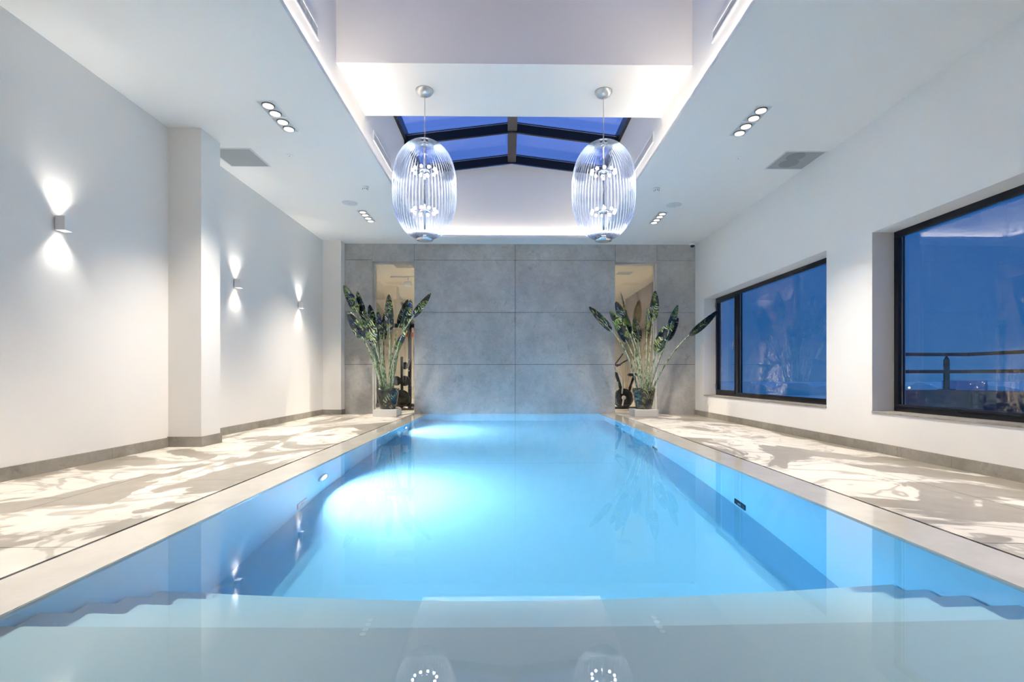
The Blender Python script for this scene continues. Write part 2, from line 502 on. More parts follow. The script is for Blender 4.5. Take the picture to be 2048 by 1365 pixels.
struct(MB().box(OXL[0] + .001, OXL[1] + .001, YB + .0202, YB + .0208, OZ + .001, CEIL).box(OXR[0] - .001, OXR[1] - .001, YB + .0202, YB + .0208, OZ + .001, CEIL), 'trim_9', M['joint'], 'dark joint filler beside the concrete lintels', 'joint filler')
# core of the wall (the dark joint filler sheets stand in front of it)
mb = MB()
Y0, Y1 = YB + .021, YB + .25
mb.box(XL, OXL[0], Y0, Y1, -.1, CEIL).box(OXL[1], OXR[0], Y0, Y1, -.01, CEIL).box(OXR[1], XR, Y0, Y1, -.1, CEIL)
mb.box(OXL[0], OXL[1], Y0, Y1, OZ, CEIL).box(OXR[0], OXR[1], Y0, Y1, OZ, CEIL)
struct(mb, 'wall_back', M['conc'], 'concrete core of the far wall seen in the reveals of its openings', 'wall')

# ------------------------------------------------------------------ ceiling with light well
mb = MB(); TT = .05
FY = 10.83
mb.box(XL, LL, YN, YB + .02, CEIL, CEIL + TT).box(LR, XR, YN, YB + .02, CEIL, CEIL + TT)
mb.box(LL, LR, FY, YB + .02, CEIL, CEIL + TT)
mb.box(LL, LR, YN, YN + .6, CEIL, CEIL + TT)
struct(mb, 'ceiling', M['ceil'], 'flat white ceiling around the tall light well', 'ceiling')
WY = FY + .15
EZ, PZ = 5.30, 5.56           # eave and peak of the roof light
CXW = (WL + WR)/2
mb = MB()
mb.box(WL - .2, WL, YN + .45, WY, CEIL + TT, EZ + .1)
struct(mb, 'wall_well_left', M['wall'], 'white left wall of the light well above the ceiling', 'wall')
mb = MB().box(WR, WR + .2, YN + .45, WY, CEIL + TT, EZ + .1)
struct(mb, 'wall_well_right', M['wall'], 'white right wall of the light well above the ceiling', 'wall')
def gable(y0, y1):
    m_ = MB()
    vs = []
    for y in (y0, y1):
        vs += [(WL - .2, y, CEIL + TT), (WR + .2, y, CEIL + TT), (WR + .2, y, EZ - .01), (CXW, y, PZ), (WL - .2, y, EZ - .01)]
    return m_.add(vs, [(0, 1, 2, 3, 4), (9, 8, 7, 6, 5), (0, 5, 6, 1), (1, 6, 7, 2), (2, 7, 8, 3), (3, 8, 9, 4), (4, 9, 5, 0)])
struct(gable(WY, WY + .2), 'wall_well_far', M['wall'], 'white gable wall closing the far end of the light well', 'wall')
struct(gable(YN + .25, YN + .45), 'wall_well_near', M['wall'], 'white gable wall closing the near end of the light well', 'wall')
struct(MB().box(WL, WR, 5.76, 6.93, BEAMZ, 5.6), 'beam', M['beam'], 'deep white bulkhead crossing the light well carrying both pendants', 'beam')

# ------------------------------------------------------------------ roof light
rl = empty('roof_light', (CXW, 8.2, EZ), 'pitched glass roof with dark rafters over the light well', 'skylight', kind='structure')
def lp(x, y, z): return (x - CXW, y - 8.2, z - EZ)
ROOFY0, ROOFY1 = YN + .3, WY + .2
def slope_z(x): return EZ + (PZ - EZ)*(1 - abs(x - CXW)/(WR - CXW))
RAFT = [9.56, 8.15, 6.4, 5.0, 3.6, 2.2, .8, -.6, 10.94]
for y in RAFT:
    mb = MB()
    for sx in (WL, WR):
        h = .2; w = .05
        a = (sx, EZ); b = (CXW, PZ)
        vs = [lp(px_, yy, pz_) for yy in (y - w/2 - .02, y + w/2 - .02) for (px_, pz_) in ((a[0], a[1]), (b[0], b[1]), (b[0], b[1] + h), (a[0], a[1] + h))]
        mb.add(vs, [(0, 1, 2, 3), (7, 6, 5, 4), (0, 4, 5, 1), (1, 5, 6, 2), (2, 6, 7, 3), (3, 7, 4, 0)])
    mb.build('rafter', M['dark'], rl)
    # light glazing bead above each rafter
    mb = MB()
    for sx in (WL, WR):
        vs = [lp(px_, yy, pz_) for yy in (y - .06, y + .02) for (px_, pz_) in ((sx, EZ + .165), (CXW, PZ + .165), (CXW, PZ + .175), (sx, EZ + .175))]
        mb.add(vs, [(0, 1, 2, 3), (7, 6, 5, 4), (0, 4, 5, 1), (1, 5, 6, 2), (2, 6, 7, 3), (3, 7, 4, 0)])
    mb.build('glazing_bead', M['steel'], rl)
MB().box(-.09, .09, ROOFY0 - 8.2, WY - 8.2 - .02, PZ - EZ + .01, PZ - EZ + .28).build('ridge_beam', M['ridge'], rl)
for sx, s_ in ((WL, 1), (WR, -1)):
    x0, x1 = sorted((sx - s_*.1, sx + s_*.06))
    MB().box(x0 - CXW, x1 - CXW, ROOFY0 - 8.2, WY - 8.2, .08, .28).build('eave_frame', M['dark'], rl)
    e = MB()
    vs = [lp(px_, yy, pz_) for yy in (ROOFY0, ROOFY1) for (px_, pz_) in ((sx, EZ + .20), (CXW, PZ + .20), (CXW, PZ + .212), (sx, EZ + .212))]
    e.add(vs, [(0, 1, 2, 3), (7, 6, 5, 4), (0, 4, 5, 1), (1, 5, 6, 2), (2, 6, 7, 3), (3, 7, 4, 0)])
    e.build('glass_slope', M['roofpane'], rl)

# ------------------------------------------------------------------ windows
def window(name, y0, y1, mull, label, open_side):
    w = empty(name, (XR + .26, (y0+y1)/2, WZ0), label, 'window', kind='structure')
    oy = (y0+y1)/2; d0, d1 = 0., .09; hz = WZ1 - WZ0; f = .055
    a, b = y0 - oy, y1 - oy
    z0 = .02
    MB().box(d0, d1, a, b, z0, z0 + f).box(d0, d1, a, b, hz - f, hz).box(d0, d1, a, a + f, z0 + f, hz - f).box(d0, d1, b - f, b, z0 + f, hz - f).build('frame', M['black'], w, bevel=.004)
    MB().box(-.26 - .012, .02, a + .001, b - .001, 0.001, z0).build('sill', M['base'], w, bevel=.003)
    lights_ = []
    if mull:
        mm = mull - oy
        MB().box(-.012, d1, mm - .045, mm + .045, z0 + f, hz - f).build('mullion', M['black'], w, bevel=.004)
        # opening casement
        sa, sb = mm + .045, b - f; sf = .06
        s = MB().box(-.02, .05, sa, sb, z0 + f, z0 + f + sf).box(-.02, .05, sa, sb, hz - f - sf, hz - f).box(-.02, .05, sa, sa + sf*.6, z0 + f + sf, hz - f - sf).box(-.02, .05, sb - sf, sb, z0 + f + sf, hz - f - sf).build('casement', M['black'], w, bevel=.004)
        MB().box(-.028, -.02, sa + .005, sa + .03, 1.02, 1.16).tube([(-.03, sa + .018, 1.1), (-.06, sa + .018, 1.1), (-.062, sa + .02, 1.1), (-.062, sa + .02, .98)], .009, 8).build('handle', M['chrome'], s)
        for hz_ in (.16, hz - .2):
            MB().box(-.034, -.02, sb - .018, sb + .012, hz_, hz_ + .1).build('hinge', M['steel'], s)
        MB().box(.01, .034, sa + sf*.6, sb - sf, z0 + f + sf, hz - f - sf).build('pane', M['pane'], s)
        lights_.append((a + f, mm - .045))
    else:
        lights_.append((a + f, b - f))
    for p, q in lights_:
        bd = MB().box(-.014, .02, p, q, z0 + f, z0 + f + .03).box(-.014, .02, p, q, hz - f - .03, hz - f).box(-.014, .02, p, p + .03, z0 + f + .03, hz - f - .03).box(-.014, .02, q - .03, q, z0 + f + .03, hz - f - .03).build('glazing_bead', M['black'], w, bevel=.003)
        MB().box(.02, .024, q - .05, q - .035, z0 + f + .03, hz - f - .03).build('spacer_bar', M['steel'], bd)
        MB().box(.026, .05, p + .001, q - .001, z0 + f + .001, hz - f - .001).build('pane', M['pane'], w)
    return w
window('window_1', W1[0], W1[1], 9.86, 'black framed window with a narrow opening casement near the concrete wall', 1)
window('window_2', W2[0], W2[1], None, 'large black framed fixed window nearest the camera looking onto a terrace', 1)

# glazed openings into the gym
for nm, (a, b), lab in (('window_3', OXL, 'tall narrow glazed opening into the gym behind the left plant'), ('window_4', OXR, 'tall narrow glazed opening into the gym behind the right plant')):
    w = empty(nm, ((a+b)/2, Y1 - .05, 0), lab, 'window', kind='structure')
    hw = (b - a)/2
    MB().box(-hw, -hw + .025, -.02, .02, 0, OZ).box(hw - .025, hw, -.02, .02, 0, OZ).box(-hw + .025, hw - .025, -.02, .02, OZ - .025, OZ).box(-hw + .025, hw - .025, -.02, .02, 0, .02).build('frame', M['pale'], w)
    MB().box(-hw + .026, hw - .026, -.006, .006, .02, OZ - .026).build('pane', M['pane'], w)

# ------------------------------------------------------------------ gym beyond
GY0, GY1, GX0, GX1, GC = Y1, 18.6, -5.2, 4.5, 3.72
struct(MB().box(GX0, GX1, GY0 + .02, GY1, -.1, 0), 'floor_gym', M['gymfloor'], 'warm grey gym floor behind the glazed openings', 'floor')
struct(MB().box(GX0, GX1, GY0, GY1, GC, GC + .1), 'ceiling_gym', M['gymwall'], 'cream gym ceiling behind the glazed openings', 'ceiling')
struct(MB().box(GX0 - .1, GX0, GY0, GY1, -.1, GC + .1), 'wall_gym_left', M['gymwall'], 'cream left wall of the gym', 'wall')
struct(MB().box(GX1, GX1 + .1, GY0, GY1, -.1, GC + .1), 'wall_gym_right', M['gymwall'], 'cream right wall of the gym behind the curtain', 'wall')
struct(MB().box(GX0, GX1, GY1, GY1 + .1, -.1, GC + .1), 'wall_gym_far', M['gymwall'], 'cream far wall of the gym', 'wall')
# curtain with folds along the right wall
mb = MB(); vs = []; n = 420
for k, z in enumerate((.02, GC - .02)):
    for i in range(n + 1):
        y = 11.8 + (18.4 - 11.8)*i/n
        vs.append((GX1 - .12 + .045*sin(i*.62) + .012*sin(i*.23 + 1), y, z))
for k, z in enumerate((.02, GC - .02)):
    for i in range(n + 1):
        v = vs[k*(n+1) + i]; vs.append((v[0] + .006, v[1], v[2]))
Q = n + 1
fs = [(i, i+1, Q+i+1, Q+i) for i in range(n)] + [(2*Q+i, 3*Q+i, 3*Q+i+1, 2*Q+i+1) for i in range(n)]
mb.add(vs, fs, True)
tag(mb.build('curtain', M['curtain'], fix=False), 'floor-length taupe curtain in soft folds behind the right plant', 'curtain')

def sphere_prof(r, c, n=12): return [(max(.0005, r*sin(pi*i/n)), c - r*cos(pi*i/n)) for i in range(n + 1)]
# power rack
pr = empty('power_rack', (-2.62, 13.2, 0), 'black power rack with steel weights behind the left plant', 'gym rack')
for x in (-.98, .11):
    for y in (-.5, .6):
        MB().box(x - .04, x + .04, y - .04, y + .04, .0, 2.32).build('upright', M['dark_plastic'], pr, bevel=.004)
MB().box(-.94, .24, -.54, -.46, 2.10, 2.18).box(-.94, .18, .56, .64, 2.24, 2.32).box(-1.02, -.94, -.46, .56, 2.24, 2.32).box(.07, .15, -.46, .56, 2.24, 2.32).build('top_frame', M['dark_plastic'], pr)
MB().box(-1.1, .30, -.54, -.46, .08, .16).box(-1.02, -.94, -.46, .9, .0, .08).box(.07, .15, -.46, .9, 0, .08).build('base_frame', M['dark_plastic'], pr)
MB().tube([(.2, -.42, .02), (.2, -.42, 2.1)], .012).build('guide_rod', M['chrome'], pr)
for z in (1.0, 1.28, .72):
    MB().lathe([(.018, -.10), (.018, .10)], (.11, -.62, z), 14, axis='y').build('weight_peg', M['chrome'], pr)
MB().box(.02, .20, -.52, -.44, 1.86, 1.98).build('label_plate', M['red'], pr)
kb = None
# weight tree
wt = empty('weight_tree', (-2.68, 12.55, 0), 'black weight tree with round plates on its pegs behind the left plant', 'weight stand')
MB().box(-.03, .03, -.03, .03, .0, 1.35).box(-.3, .3, -.03, .03, 0, .05).box(-.03, .03, -.3, .3, 0, .05).build('post', M['dark_plastic'], wt)
for x, z, r in ((.10, 1.12, .09), (.09, .74, .13), (.0, .30, .22), (-.12, .74, .12)):
    MB().lathe([(r*.3, -.09), (r, -.085), (r, -.045), (r*.3, -.04)], (x, -.03, z), 30, axis='y').build('weight_plate', M['rubber'], wt)
# bench
be = empty('exercise_bench', (-2.10, 14.6, 0), 'exercise bench with dark pad and wooden roller beyond the left opening', 'bench')
MB().box(-.5, .15, -.2, .2, .42, .5).build('pad', M['dark_plastic'], be, bevel=.02)
for x in (-.4, .05): MB().box(x - .03, x + .03, -.2, .2, 0, .42).build('leg', M['steel'], be)
MB().lathe([(.07, -.3), (.07, .3)], (-.15, -.3, .58), 20, axis='x').build('roller', M['wood'], be)
# gym tall mirror panel
tag(MB().box(-2.0, -1.5, GY1 - .03, GY1 - .002, .1, 2.6).build('wall_mirror', M['steel']), 'tall mirror panel on the far gym wall', 'mirror')
# spot on a track in the gym
tr = empty('track_spotlight', (-2.86, 14.2, GC), 'white track spotlight hanging from the gym ceiling behind the left plant', 'spotlight')
MB().box(-.5, 1.6, -.02, .02, -.045, -.002).build('track', M['white'], tr)
MB().tube([(0, 0, -.045), (0, 0, -.17)], .014).build('stem', M['white'], tr)
MB().lathe([(.05, -.1), (.075, -.08), (.08, .1), (.06, .11)], (-.02, 0, -.22), 24, axis='x').build('lamp_head', M['white'], tr)
# gym ceiling vents
def flat_vent(name, x0, x1, y0, y1, z, label, group=None):
    o = empty(name, ((x0+x1)/2, (y0+y1)/2, z), label, 'air vent', group)
    hx, hy = (x1-x0)/2, (y1-y0)/2
    MB().box(-hx, hx, -hy, -hy + .02, -.008, -.001).box(-hx, hx, hy - .02, hy, -.008, -.001).box(-hx, -hx + .02, -hy + .02, hy - .02, -.008, -.001).box(hx - .02, hx, -hy + .02, hy - .02, -.008, -.001).build('frame', M['pale'], o)
    MB().box(-hx + .02, hx - .02, -hy + .02, hy - .02, -.005, -.001).build('grille', M['grey'], o)
    return o
flat_vent('gym_vent', -2.95, -2.35, 12.6, 13.1, GC, 'square grey vent in the gym ceiling seen through the left opening')
flat_vent('gym_vent', 3.0, 3.45, 13.5, 13.9, GC, 'small grey vent in the gym ceiling seen through the right opening')
gl = empty('gym_downlight', (-2.35, 12.15, GC), 'slotted white downlight in the gym ceiling above the left opening', 'ceiling light')
MB().box(-.2, .2, -.1, .1, -.01, -.001).build('housing', M['white'], gl)
for i in range(4): MB().box(-.17 + i*.09, -.12 + i*.09, -.08, .08, -.014, -.0105).build('lens', M['led'], gl)

# exercise bike
bk = empty('exercise_bike', (2.82, 12.45, 0), 'black exercise bike with round flywheel cover beside the right plant', 'exercise bike')
MB().lathe([(.20, -.05), (.25, -.04), (.25, .04), (.20, .05)], (0.08, -.02, .30), 44, axis='y').build('flywheel_cover', M['dark_plastic'], bk)
MB().lathe([(.052, -.015), (.052, .015)], (0.08, -.09, .32), 22, axis='y').bar((.08, -.095, .32), (.04, -.095, .12), .035, .02, up=(0, 1, 0)).build('crank', M['white'], bk)
MB().lathe([(.20, -.03), (.22, -.02), (.22, .02), (.20, .03)], (.62, .1, .27), 36, axis='y').build('rear_wheel', M['dark_plastic'], bk)
MB().bar((-.35, 0, .06), (.75, 0, .06), .08, .06).bar((-.33, -.22, .03), (-.33, .22, .03), .07, .06).bar((.7, -.22, .03), (.7, .22, .03), .07, .06).bar((.1, 0, .3), (-.12, 0, 1.0), .09, .07).bar((.16, 0, .28), (.36, 0, .86), .07, .06).build('frame', M['dark_plastic'], bk, bevel=.006)
MB().box(.2, .52, -.09, .09, .86, .93).build('saddle', M['dark_plastic'], bk, bevel=.02)
MB().box(-.36, -.05, -.06, -.04, .50, .72).build('side_panel', M['pale'], bk, bevel=.006)
MB().tube([(-.2, -.1, 1.02), (-.05, -.12, .95), (.03, -.12, .80), (.05, -.12, .60), (.02, -.12, .42)], .02).build('swing_arm', M['pale'], bk)
MB().bar((-.14, 0, 1.0), (-.16, 0, 1.16), .06, .06).box(-.22, .0, -.1, .1, 1.12, 1.16).build('console', M['dark_plastic'], bk)
MB().tube([(-.17, -.18, 1.14), (-.02, -.2, 1.34), (.03, -.2, 1.42)], .017).build('handlebar', M['rubber'], bk)
MB().tube([(-.06, .1, 1.10), (.12, .1, 1.22), (.22, .1, 1.27)], .017).build('handlebar', M['rubber'], bk)

# ------------------------------------------------------------------ pendants
HP = 1.27
def shade_prof():
    out = []
    R = .40
    n = 60
    for i in range(n + 1):
        s = -1 + 2*i/n
        s *= .995
        r = R*(1 - abs(s)**2.5)**(1/2.05)
        if s < 0: r = max(r, .105)
        else: r = max(r, .03)
        out.append((r, s*HP/2))
    return out
def rib(a, z): return .036*(abs(sin(a*26))**.8 - .5)*(1 - (abs(z)/(HP/2))**6)
pend = empty('pendant_lamp', (-1.06, 6.31, BEAMZ), 'left of two barrel-shaped ribbed glass pendant lamps under the bulkhead', 'pendant lamp', 'ribbed glass pendants')
ZC = -1.265
# canopy: a shallow dome
MB().lathe([(.012, -.075), (.05, -.07), (.09, -.045), (.112, -.01), (.112, -.001)], n=36).build('canopy', M['steel'], pend)
MB().tube([(0, 0, -.07), (.004, 0, -.3), (-.004, 0, -.62)], .0045).tube([(0, .006, -.07), (-.006, .006, -.35), (.01, .006, -.55), (-.002, 0, -.62)], .002).build('cord', M['pale'], pend)
prof = shade_prof()
sh = MB().lathe([(r, z + ZC) for r, z in prof], n=468, rib=lambda a, z: rib(a, z - ZC), cap=False).build('lamp_shade', M['lampglass'], pend)
MB().lathe([(.075, ZC - HP/2 - .012), (.105, ZC - HP/2 - .005), (.108, ZC - HP/2 + .03), (.075, ZC - HP/2 + .035)], n=36).build('bottom_ring', M['chrome'], pend)
MB().tube([(0, 0, ZC - .5), (0, 0, ZC + HP/2)], .014, 14).lathe([(.05, .565), (.05, .60)], (0, 0, ZC), 24).build('centre_rod', M['chrome'], pend)
for dz in (.24, -.27):
    hb = MB()
    hb.lathe([(.03, dz - .02), (.06, dz - .016), (.06, dz + .016), (.03, dz + .02)], (0, 0, ZC), 24)
    for k in range(10):
        a = k*pi/5 + .2
        hb.bar((.05*cos(a), .05*sin(a), ZC + dz), (.14*cos(a), .14*sin(a), ZC + dz), .006, .006)
    hb.build('lamp_holder', M['chrome'], pend)
    for k in range(10):
        a = k*pi/5 + .2
        MB().lathe([(r, z + dz + ZC) for r, z in sphere_prof(.019, 0)], (.15*cos(a), .15*sin(a), 0), 16, cap=False).build('bulb', M['bulb'], pend)
p2 = copy_tree(pend, None, (1.22, 6.31, BEAMZ), 'right of two barrel-shaped ribbed glass pendant lamps under the bulkhead')

# ------------------------------------------------------------------ recessed quad spotlights
def quad(loc, label):
    q = empty('recessed_spotlight', loc, label, 'ceiling light', 'four-lamp recessed spotlights')
    w, l = .09, .345
    f = MB()
    f.box(-w - .012, w + .012, -l - .012, -l, -.006, -.001).box(-w - .012, w + .012, l, l + .012, -.006, -.001)
    f.box(-w - .012, -w, -l, l, -.006, -.001).box(w, w + .012, -l, l, -.006, -.001).box(-w, w, -.012, .012, -.006, -.001)
    f.build('frame', M['white'], q)
    for k in (-1, 1):
        MB().box(-w + .001, w - .001, k*.1785 - .164, k*.1785 + .164, -.004, -.001).build('tray', M['reflector'], q)
    for k in range(4):
        y = (-.262, -.095, .095, .262)[k]
        MB().lathe([(.056, -.0045), (.070, -.0045), (.070, -.0055), (.068, -.012), (.058, -.012)], (0, y, 0), 30).build('lamp_ring', M['ring'], q)
        MB().lathe([(.0575, -.0125), (.0575, -.019), (.046, -.022)], (0, y, 0), 30).build('bulb', M['led'], q)
    return q
QUADS = []
for (x, y, lab) in ((-2.68, 5.83, 'four-lamp recessed spotlight in the ceiling left of the near end of the pendants'),
                    (2.88, 5.86, 'four-lamp recessed spotlight in the ceiling right of the near end of the pendants'),
                    (-2.68, 9.43, 'four-lamp recessed spotlight near the concrete wall on the left side'),
                    (2.88, 9.46, 'four-lamp recessed spotlight near the concrete wall on the right side'),
                    (-2.68, 2.2, 'four-lamp recessed spotlight in the left ceiling nearest the camera'),
                    (2.88, 2.2, 'four-lamp recessed spotlight in the right ceiling nearest the camera')):
    if not QUADS: q = quad((x, y, CEIL), lab)
    else: q = copy_tree(QUADS[0], None, (x, y, CEIL), lab)
    QUADS.append(q)
for q in QUADS:
    for k in range(2):
        y = q.location.y + (-.18, .18)[k]
        light('SPOT', 'spot', (q.location.x, y, CEIL - .05), 460, (1, .89, .74), (0, 0, -1), caustic=True, spot_size=radians(92), spot_blend=.95, shadow_soft_size=.045)

# ------------------------------------------------------------------ wall lamps
def sconce(y, label):
    s = empty('wall_lamp', (XL, y, 2.27), label, 'wall lamp', 'up and down wall lamps on the left wall')
    body = MB().box(.0, .012, -.035, .035, -.055, .055)
    body.build('back_plate', M['steel'], s)
    b = MB()
    b.box(.014, .02, -.045, .045, -.065, .065).box(.096, .102, -.045, .045, -.065, .065).box(.02, .096, -.045, -.039, -.065, .065).box(.02, .096, .039, .045, -.065, .065).box(.02, .096, -.039, .039, -.03, .03)
    b.build('housing', M['white'], s)
    MB().lathe([(.03, .0301), (.03, .036)], (.058, 0, 0), 20).build('upper_lamp', M['sconce'], s)
    MB().lathe([(.03, -.036), (.03, -.0301)], (.058, 0, 0), 20).build('lower_lamp', M['sconce'], s)
    return s
SCN = []
for y, lab in ((4.62, 'white box wall lamp nearest the camera, in front of the pier'), (7.58, 'white box wall lamp, middle of the three, just behind the pier'), (9.87, 'white box wall lamp farthest along the left wall')):
    if not SCN: s = sconce(y, lab)
    else: s = copy_tree(SCN[0], None, (XL, y, 2.27), lab)
    SCN.append(s)
for y in (4.62, 7.58, 9.87):
    for sg in (1, -1):
        p = (XL + .032, y, 2.27 + sg*.07)
        light('SPOT', 'wall_wash', p, 12, (1, .95, .86), (-.09, 0, sg), spot_size=radians(58), spot_blend=.6, shadow_soft_size=.012)
        light('SPOT', 'wall_wash_wide', p, 30, (1, .93, .82), (.22, 0, sg), spot_size=radians(105), spot_blend=.7, shadow_soft_size=.02)

# ------------------------------------------------------------------ ceiling items
def ceil_vent(x0, x1, y0, y1, label, patch):
    o = empty('ceiling_vent', ((x0+x1)/2, (y0+y1)/2, CEIL), label, 'air vent', 'square vents in the pool ceiling')
    hx, hy = (x1-x0)/2, (y1-y0)/2
    MB().box(-hx, hx, -hy, -hy + .02, -.006, -.001).box(-hx, hx, hy - .02, hy, -.006, -.001).box(-hx, -hx + .02, -hy + .02, hy - .02, -.006, -.001).box(hx - .02, hx, -hy + .02, hy - .02, -.006, -.001).build('frame', M['pale'], o)
    MB().box(-hx + .02, hx - .02, -hy + .02, hy - .02, -.004, -.001).build('grille', M['grey'], o)
    if patch:
        MB().lathe([(.13, -.007), (.13, -.0041)], (-.03, .09, 0), 30).lathe([(.12, -.0072), (.12, -.0041)], (-.06, -.13, 0), 30).build('filter_patch', M['patch'], o)
    return o
ceil_vent(-4.0, -3.43, 6.63, 7.21, 'square grey ceiling vent partly hidden behind the white pier', False)
ceil_vent(3.75, 4.31, 6.62, 7.20, 'square grey ceiling vent with dark round patches above the windows', True)
def small(name, cat, loc, label, prof, mat, group, extra=None):
    o = empty(name, loc, label, cat, group)
    MB().lathe(prof, n=30).build('cover', mat, o)
    if extra: extra(o)
    return o
def spk_extra(o):
    MB().lathe([(.006, -.013), (.006, -.0101)], n=10).build('centre_dot', M['dark_plastic'], o)
small('ceiling_speaker', 'speaker', (-2.77, 8.71, CEIL), 'round flush ceiling speaker beside the far left spotlight', [(.12, -.010), (.132, -.006), (.132, -.001)], M['pale'], 'round ceiling speakers', spk_extra)
small('ceiling_speaker', 'speaker', (2.94, 8.73, CEIL), 'round flush ceiling speaker beside the far right spotlight', [(.12, -.010), (.132, -.006), (.132, -.001)], M['pale'], 'round ceiling speakers', spk_extra)
def det_extra(o):
    for k in range(8):
        a = 2*pi*k/8
        MB().box(-.004, .004, -.004, .004, -.045, -.03).build('vent_slot', M['dark_plastic'], o, loc=(.041*cos(a), .041*sin(a), 0))
for x, lab in ((-2.29, 'small white smoke detector on the ceiling left of the light well'), (2.40, 'small white smoke detector on the ceiling right of the light well')):
    small('smoke_detector', 'smoke detector', (x, 7.97, CEIL), lab, [(.03, -.05), (.04, -.046), (.044, -.02), (.055, -.018), (.055, -.001)], M['white'], 'smoke detectors', det_extra)
for x, lab in ((-3.0, 'flat white sensor disc between the left vent and the near left spotlight'), (3.2, 'flat white sensor disc between the right vent and the near right spotlight')):
    small('ceiling_sensor', 'sensor', (x, 6.84, CEIL), lab, [(.035, -.006), (.042, -.004), (.042, -.001)], M['white'], 'flat ceiling sensors', spk_extra)
# dome camera in the corner
dc = empty('ceiling_camera', (4.20, 11.22, CEIL), 'white dome security camera in the ceiling corner above the concrete wall', 'camera')
MB().lathe([(.05, -.06), (.068, -.055), (.068, 0)], n=30).build('housing', M['white'], dc)
MB().lathe([(r, z - .06) for r, z in sphere_prof(.05, 0)], n=26, cap=False).build('dome', M['dark_plastic'], dc)
# well wall grilles
def well_grille(side, y0, y1, z0, z1, label):
    x = WL if side < 0 else WR; s_ = 1 if side < 0 else -1
    o = empty('wall_grille', (x, (y0+y1)/2, z0), label, 'air grille', 'long grilles in the light well')
    l = (y1-y0)/2; h = z1 - z0
    def bx(mb, a, b, c, d, e, f):
        a, b = sorted((a*s_, b*s_)); return mb.box(a, b, c, d, e, f)
    mb = MB()
    bx(mb, .001, .014, -l, l, 0, .025); bx(mb, .001, .014, -l, l, h - .025, h); bx(mb, .001, .014, -l, -l + .025, .025, h - .025); bx(mb, .001, .014, l - .025, l, .025, h - .025)
    mb.build('frame', M['white'], o)
    bx(MB(), .0005, .002, -l + .025, l - .025, .025, h - .025).build('backing', M['dark_plastic'], o)
    mb = MB(); n = int(2*l/.022)
    for i in range(n):
        y = -l + .03 + i*(2*l - .06)/max(1, n - 1)
        bx(mb, .003, .011, y - .0045, y + .0045, .03, h - .03)
    mb.build('fins', M['pale'], o)
    return o
well_grille(-1, 3.7, 5.2, 4.37, 4.52, 'long white grille in the left light well wall nearer than the bulkhead')
well_grille(1, 3.7, 5.18, 4.37, 4.50, 'long white grille in the right light well wall nearer than the bulkhead')
well_grille(-1, 7.33, 8.45, 4.35, 4.50, 'long white grille in the left light well wall beyond the bulkhead')
well_grille(1, 7.29, 8.4, 4.33, 4.49, 'long white grille in the right light well wall beyond the bulkhead')

# ------------------------------------------------------------------ pool fittings
def pool_lamp(y, z, label):
    o = empty('underwater_lamp', (BL, y, z), label, 'pool light', 'underwater lamps in the left pool wall')
    MB().lathe([(.085, .001), (.125, .001), (.125, .018), (.09, .024), (.085, .02)], n=36, axis='x', cap=False).build('bezel', M['steel'], o)
    MB().lathe([(.088, .001), (.088, .014), (.06, .022), (.01, .026)], n=36, axis='x').build('lens', M['poolled'], o)
    return o
pool_lamp(5.34, -1.02, 'round glowing underwater lamp nearest the steps in the left pool wall')
pool_lamp(9.6, -1.12, 'round glowing underwater lamp near the concrete wall in the left pool wall')
for y, z in ((5.34, -1.02), (9.6, -1.12)):
    light('AREA', 'pool_light', (BL + .04, y, z), 130, (.86, .86, 1.), (1, .0, -.12), shape='DISK', size=.16, spread=radians(150))
def pool_fit(side, y, z, w, h, mat, label):
    x = BL if side < 0 else BR; s_ = 1 if side < 0 else -1
    o = empty('pool_inlet', (x, y, z), label, 'pool fitting', 'fittings in the pool walls')
    a, b = sorted((.001*s_, .012*s_)); c, d = sorted((.012*s_, .016*s_))
    MB().box(a, b, -w/2, w/2, -h/2, h/2).build('plate', mat, o, bevel=.004)
    MB().box(c, d, -w*.12, w*.12, -h*.15, h*.15).build('nozzle', M['steel'], o)
pool_fit(1, 4.73, -1.42, .22, .14, M['rail'], 'rectangular dark inlet plate low in the right pool wall nearest the steps')
pool_fit(1, 7.48, -1.44, .22, .14, M['rail'], 'rectangular dark inlet plate low in the right pool wall halfway along')
pool_fit(1, 7.42, -.40, .14, .09, M['rail'], 'small dark inlet high in the right pool wall halfway along')
pool_fit(1, 10.1, -1.35, .2, .12, M['rail'], 'dark inlet plate in the right pool wall near the concrete wall')
pool_fit(-1, 4.80, -1.40, .22, .14, M['pale'], 'rectangular pale inlet plate low in the left pool wall')
pool_fit(-1, 7.64, -1.42, .12, .09, M['pale'], 'small pale inlet in the left pool wall between the two lamps')

# ------------------------------------------------------------------ plants
def at(u, v, Y):
    x, y, z = (u - CX)/F, 1., (CY - v)/F
    c, s = cos(TH), sin(TH)
    r = (c*x + s*y, -s*x + c*y, z); t = Y/r[1]
    return Vector((r[0]*t, Y, H + r[2]*t))

def bez(p0, p1, p2, n=14):
    return [(p0*(1-t)**2 + p1*2*t*(1-t) + p2*t*t) for t in [i/n for i in range(n + 1)]]

